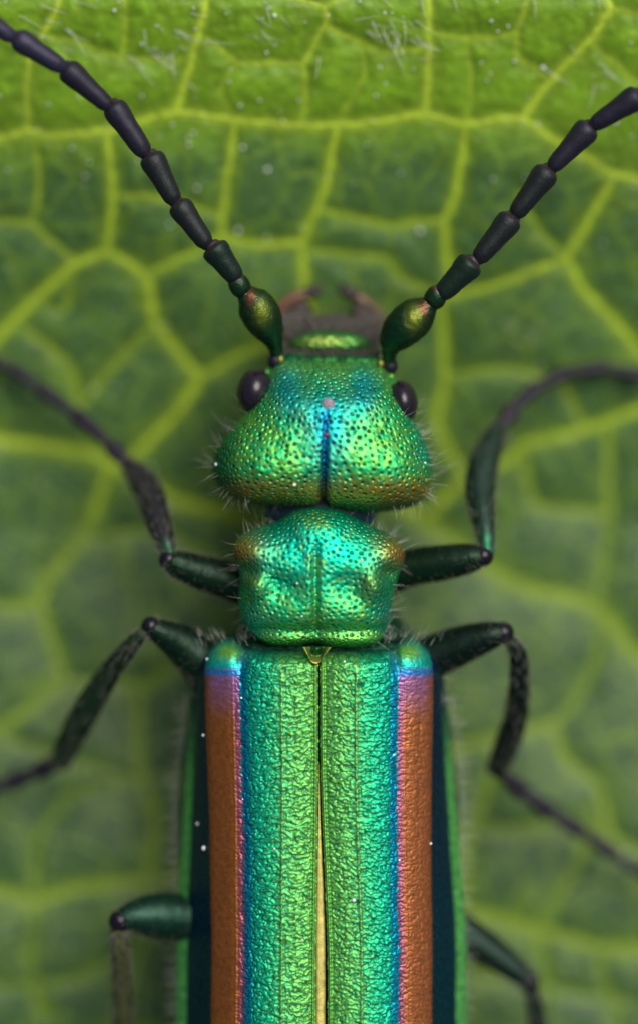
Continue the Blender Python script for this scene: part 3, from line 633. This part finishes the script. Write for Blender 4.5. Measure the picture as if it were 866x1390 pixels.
# ---- scutellum (small V-shaped plate) 
def scut():
    n = 26; s = np.linspace(-1, 1, 41); t = np.linspace(0, 1, n)
    Sg, Tg = np.meshgrid(s, t, indexing='ij')
    U = 430+Sg*21*(1-Tg*0.72)-1.5*Tg; V = 877+Tg*26*(1-0.25*Sg**2); 
    rimv = np.clip(np.maximum(np.abs(Sg), Tg), 0, 1); Z = 357+13*smooth(0.45, 0.85, rimv)-9*smooth(0.88, 1.0, rimv)+9*gauss(Sg, Tg, 0, 0.12, 0.35, 0.22)-0.8*Tg
    return np.stack([U, V, Z+0.6*fbm(U/4, V/4, 2)], -1), rimv
Gq, rq = scut(); Gq = kscale(Gq, None, 340)
cq = mixc(np.broadcast_to(np.array([0.02, 0.10, 0.02]), Gq.shape).copy(), (0.42, 0.50, 0.06), smooth(0.45, 0.7, rq)); cq = mixc(cq, (0.5, 0.36, 0.10), gauss(Gq[..., 0], Gq[..., 1], 430, 900, 9, 5)*0.8)
mesh_obj('scutellum', Gq, gridfaces(41, 26, flip=False), M_SHELL, B, col=cq)
ellipsoid('thorax', (433, 886, 284), (146, 26, 42), M_SHELL, B, pw=0.8, n=90, col=(0.003, 0.028, 0.012), relief=lambda G: (3*fbm(G[..., 0]/9, G[..., 1]/6, 3))[..., None])

# ---- legs
LG = (0.004, 0.022, 0.009); LD = (0.012, 0.022, 0.014); LT = (0.020, 0.016, 0.026)
HAIRS = []
def leghair(G, P, n, ln, sel=None):
    m = G.shape[1]
    for _ in range(n):
        i = rng.integers(6, len(P)-6); j = rng.integers(0, m); d = G[i, j]-P[i]; d = d/np.linalg.norm(d)
        t = P[min(i+3, len(P)-1)]-P[i-3]; t = t/np.linalg.norm(t); HAIRS.append((G[i, j]-d*0.5, d*0.8+t*0.7, ln*rng.uniform(0.6, 1.2)))
def leg(fem, fr, knee, kr, tib, tr, tars, trs, label, fcol=LG, tcol=LG, tb=None):
    fr = [r*1.13 for r in fr]; tr = [r*1.13 for r in tr]; trs = [r*1.12 for r in trs]; kr *= 1.12
    fem = list(fem)+[tuple(knee)]; fr = fr+[kr*0.78]; kr *= 0.93
    f, G, P = limb('leg', fem, fr, M_LEG, B, fcol, n=70, sides=32, noise=0.7, label=label); leghair(G, P, 320, 9)
    ellipsoid('knee', knee, (kr, kr, kr), M_KNEE, f, n=20)
    t, G, P = limb('tibia', tib, tr, M_LEG, f, tcol, n=70, sides=28, noise=0.6, colfn=tb); leghair(G, P, 520, 10)
    e = np.array(tib[-1], float); kk = k_at(e[2]); e2 = np.array([433+(e[0]-433)*kk, 695+(e[1]-695)*kk, e[2]])
    for sg in (-1, 1):
        dd = np.array(tib[-1], float)-np.array(tib[-2], float); dd /= np.linalg.norm(dd); sd_ = np.cross(dd, (0, 0, 1.0))*sg
        Gs_ = sweep(np.array([e2+sd_*6, e2+sd_*9+dd*8, e2+sd_*10+dd*17]), [2.6, 1.8, 0.3], 8); mesh_obj('tibial_spur', Gs_, gridfaces(3, 8, close=True), M_ANT, f, col=np.broadcast_to(np.array(LT), Gs_.shape))
    for (a, b), r in zip(zip(tars[:-1], tars[1:]), trs):
        a = np.array(a, float); b = np.array(b, float); L = lambda q: tuple(a+(b-a)*q)
        _, G, P = limb('tarsus_segment', [L(0.02), L(0.3), L(0.8), L(0.97)], [r*0.6, r*0.8, r*1.05, r*0.8], M_ANT, f, LT, n=24, sides=16); leghair(G, P, 60, 7)
    return f
def greenend(c0, c1, lo=0.0, hi=0.22):
    return lambda s, G: mixc(np.broadcast_to(np.array(c0), G.shape).copy(), c1, smooth(hi, lo, s))
leg([(350,805,250),(310,788,262),(270,776,276),(238,764,290)], [24, 23, 21, 16], (229,760,292), 13,
    [(231,752,292),(225,735,284),(214,705,255),(205,675,225),(190,648,198),(174,630,180)], [8, 12, 16.5, 18, 16, 10],
    [(176,633,182),(150,604,160),(100,560,130),(52,526,112),(18,500,100),(-35,478,96)], [11, 10.5, 10, 9, 9],
    'dark front leg bent forward on the left of the photo', tb=greenend((0.030, 0.028, 0.035), (0.01, 0.12, 0.04), 0.02, 0.3))
leg([(520,785,250),(560,770,265),(605,763,280),(642,757,292)], [24, 23, 22, 17], (655,755,294), 14,
    [(661,752,294),(659,730,288),(655,700,268),(651,665,240),(656,630,215),(667,600,190),(677,582,178)], [8, 11, 15, 19, 19, 16, 11],
    [(680,580,175),(696,555,155),(728,524,130),(775,504,105),(822,500,95),(880,512,88)], [12, 10, 9.5, 9, 9],
    'dark front leg arching forward on the right, with green-edged shin', tb=greenend((0.020, 0.050, 0.035), (0.01, 0.25, 0.10), 0.02, 0.3))
leg([(300,930,250),(275,898,255),(245,873,268),(215,856,288)], [34, 30, 24, 15], (205,850,292), 13,
    [(198,856,292),(180,874,284),(150,912,250),(120,960,215),(98,1000,185),(82,1034,160)], [7, 10, 14, 17, 17, 14],
    [(84,1030,150),(48,1050,120),(10,1064,98),(-30,1075,84),(-65,1082,78),(-110,1100,72)], [12, 11.5, 11, 10, 9],
    'dark green middle leg reaching out and back on the left', tb=greenend((0.010, 0.035, 0.012), (0.02, 0.28, 0.06), 0.02, 0.12))
leg([(560,905,250),(595,888,258),(635,872,272),(668,862,284)], [30, 27, 23, 17], (682,859,284), 15,
    [(690,868,282),(703,890,272),(704,930,245),(700,970,215),(688,1010,185),(674,1044,160)], [7, 11, 13, 15, 16, 14],
    [(676,1046,150),(712,1078,120),(748,1104,100),(790,1130,86),(835,1162,76),(900,1200,70)], [12, 12, 11, 10, 9],
    'dark middle leg folded backward on the right', fcol=(0.003, 0.014, 0.008), tcol=(0.004, 0.012, 0.007))
leg([(290,1250,225),(250,1245,235),(210,1243,252),(178,1245,270)], [32, 30, 28, 19], (163,1250,276), 15,
    [(161,1262,274),(163,1285,265),(166,1330,235),(168,1400,190),(165,1470,140)], [9, 11, 12, 13, 12],
    [(165,1475,130),(150,1520,100),(120,1570,80),(80,1620,66)], [11, 10, 9],
    'hind leg at lower left with hairy golden brown shin', fcol=(0.005, 0.040, 0.022), tb=lambda s, G: np.broadcast_to(np.array([0.085, 0.095, 0.028]), G.shape)*(1+0.8*perlin(G[..., 0]/4, G[..., 1]/10, 6))[..., None])
leg([(570,1225,170),(620,1262,165),(665,1292,165),(706,1322,168)], [27, 25, 21, 14], (718,1332,168), 14,
    [(721,1342,166),(730,1390,150),(735,1450,130),(735,1530,110)], [9, 12, 13, 12],
    [(735,1535,100),(745,1590,80),(765,1650,66),(790,1700,58)], [11, 10, 9],
    'hind leg at lower right, mostly hidden under the wing case', fcol=(0.004, 0.022, 0.014))
hr = np.array([h[0] for h in HAIRS]); hd = np.array([h[1] for h in HAIRS]); hl = np.array([h[2] for h in HAIRS])
strands('leg_hair', hr, hd, hl, 0.45, M_HAIRD, B, 0.3)

# ---- white and dark hair on the body
rt, dr, ln = [], [], []
def from_surface(G, n, cond, count, length, out=(0, 0, 0), jit=0.35, sgn=1):
    idx = np.flatnonzero(cond.ravel())
    for i in rng.choice(idx, count): 
        p = G.reshape(-1, 3)[i]; q = n.reshape(-1, 3)[i]*sgn
        rt.append(p-q*0.5); dr.append(q+np.array(out)+rng.normal(size=3)*jit); ln.append(length*rng.uniform(0.5, 1.3))
hs = 1 if Hn[Hn.shape[0]//2, Hn.shape[1]//2, 2] > 0 else -1
from_surface(HG, Hn, (Hr > 0.72) & (HV > 560) & (HV < 690) & (np.abs(HU-440) > 90), 80, 24, (0, 0, 0), 0.3, hs)
from_surface(HG, Hn, (Hr > 0.9) & (HV > 540) & (HV < 660), 26, 36, (0, -0.2, 0), 0.3, hs)
from_surface(HG, Hn, (Hr > 0.8) & (HV > 660), 60, 12, (0, 0, 0), 0.4, hs)
ps = 1 if Pn[Pn.shape[0]//2, Pn.shape[1]//2, 2] > 0 else -1
from_surface(PG, Pn, (Pr > 0.78) & (np.abs(PU-431) > 75), 60, 22, (0, 0, 0), 0.5, ps)
from_surface(PG, Pn, (Pr > 0.85) & (PV < 730), 44, 15, (0, -0.3, 0.3), 0.5, ps)
from_surface(PG, Pn, (Pr > 0.93) & (PV > 845), 70, 14, (0, 0.3, 0.1), 0.6, ps)
strands('body_hair', rt, dr, ln, 0.2, M_HAIRW, B, 0.35)
rt, dr, ln = [], [], []
for s in (-1, 1):
    for v in np.arange(940, 1800, 3.2):
        x = 433+s*(174+14*float(smooth(930, 1080, v)))*(1 if v < 1500 else max(0.2, 1-((v-1450)/420)**2.4))
        rt.append((433+(x-433)*k_at(165), 695+(v-695)*k_at(165), rng.uniform(225, 248))); dr.append((s, rng.normal()*0.15+0.05, rng.normal()*0.25)); ln.append(rng.uniform(8, 30))
    for _ in range(50):
        rt.append((433+s*rng.uniform(60, 165), rng.uniform(862, 880), rng.uniform(290, 325))); dr.append((s*0.4, -0.8, 0.5+rng.normal()*0.3)); ln.append(rng.uniform(10, 20))
    for _ in range(45):
        rt.append((433+s*rng.uniform(150, 172), rng.uniform(875, 960), rng.uniform(180, 290))); dr.append((s, rng.normal()*0.3, 0.2)); ln.append(rng.uniform(10, 24))
strands('fringe_hair', rt, dr, ln, 0.26, M_HAIRW, B, 0.25)
rt, dr, ln = [], [], []
for _ in range(480):   # brush of bristles over the mouth and at the front edge of the head
    u = rng.uniform(388, 512); v = rng.uniform(434, 460); rt.append((u, v, 236+rng.uniform(-6, 12)-0.004*(u-449)**2)); dr.append(((u-449)/110, -0.9, 0.35+rng.normal()*0.2)); ln.append(rng.uniform(14, 30))
for _ in range(650):
    u = rng.uniform(384, 514); rt.append((u, 480+rng.normal()*2.5, 272+rng.uniform(-6, 14)-0.004*(u-449)**2)); dr.append(((u-449)/150+rng.normal()*0.12, -0.8, 0.9+rng.normal()*0.2)); ln.append(rng.uniform(8, 17))
for _ in range(240):
    s = rng.choice((-1, 1)); rt.append((449+s*rng.uniform(45, 66), rng.uniform(425, 478), rng.uniform(200, 245))); dr.append((s*0.6, -0.6, 0.2)); ln.append(rng.uniform(12, 26))
for _ in range(260):
    a = math.pi*1.5+rng.choice((-1, 1))*rng.uniform(math.pi*0.18, math.pi*0.5); rt.append((449+62*math.cos(a), 446+38*math.sin(a), rng.uniform(170, 215))); dr.append((math.cos(a)+rng.normal()*0.3, math.sin(a)-0.3, 0.5)); ln.append(rng.uniform(8, 20))
strands('mouth_hair', rt, dr, ln, 0.6, plain('pale_grey_bristle', (0.17, 0.15, 0.135), 0.4), head, 0.3)

# ---- single white grains stuck on the beetle
def surf_z(G, u, v):
    i = np.argmin((G[..., 0]-u)**2+(G[..., 1]-v)**2+np.where(G[..., 2] < 200, 1e4, 0)); return G.reshape(-1, 3)[i]
gm = None
GRAINS = [('head', HG, [(400,658,3.2,'left lobe of the head beside the groove'),(293,630,3.0,'outer left cheek of the head'),(361,521,2.6,'rim of the left eye'),(425,579,1.7,'brow just left of the pinkish spot'),(577,628,2.2,'outer right cheek of the head'),(509,624,1.6,'right lobe of the head')]),
          ('pronotum', PG, [(355,736,1.8,'left yellow shoulder of the neck shield'),(404,791,1.9,'centre of the neck shield'),(490,760,2.4,'right half of the neck shield'),(410,836,1.8,'rear of the neck shield')]),
          ('wing cases', GL, [(275,1001,2.4,'dark left flank by the upper copper stripe'),(276,1156,4.2,'dark left flank, the largest grain of all'),(330,1085,1.9,'left blue line, upper one of a close pair'),(331,1106,2.1,'left blue line, lower one of a close pair'),(373,1150,2.0,'green middle of the left wing case'),(266,1125,2.6,'dark left flank close above the largest grain'),(328,947,2.2,'left wing case by its purple stripe end'),(421,1016,1.7,'left wing case close to the seam'),(411,1274,1.9,'left wing case by the straw-coloured strip'),(280,897,2.4,'left shoulder of the wing cases')]),
          ('wing cases', GR, [(535,1025,2.2,'blue line of the right wing case'),(480,1220,3.4,'green middle of the right wing case'),(542,1168,2.2,'inner edge of the right copper stripe'),(585,1148,2.4,'outer edge of the right copper stripe'),(467,898,2.2,'right wing case beside the V-shaped plate')])]
for part, G, lst in GRAINS:
    for u, v, r, where in lst:
        p = surf_z(G, u, v); r *= 0.8; g = ico(r, 9, 7); g = g*(1+0.15*rng.normal(size=g.shape[:2]+(1,))*0.5)+p+np.array([0, 0, r*0.4])
        tag(mesh_obj('pollen_grain', g, gridfaces(7, 9, close=True, flip=False), M_GRAIN), 'tiny white pollen grain on the '+where, 'pollen grain', 'pollen grains on the '+part)
print('tris approx', sum(len(o.data.polygons)*2 for o in COL.objects if o.type == 'MESH'))
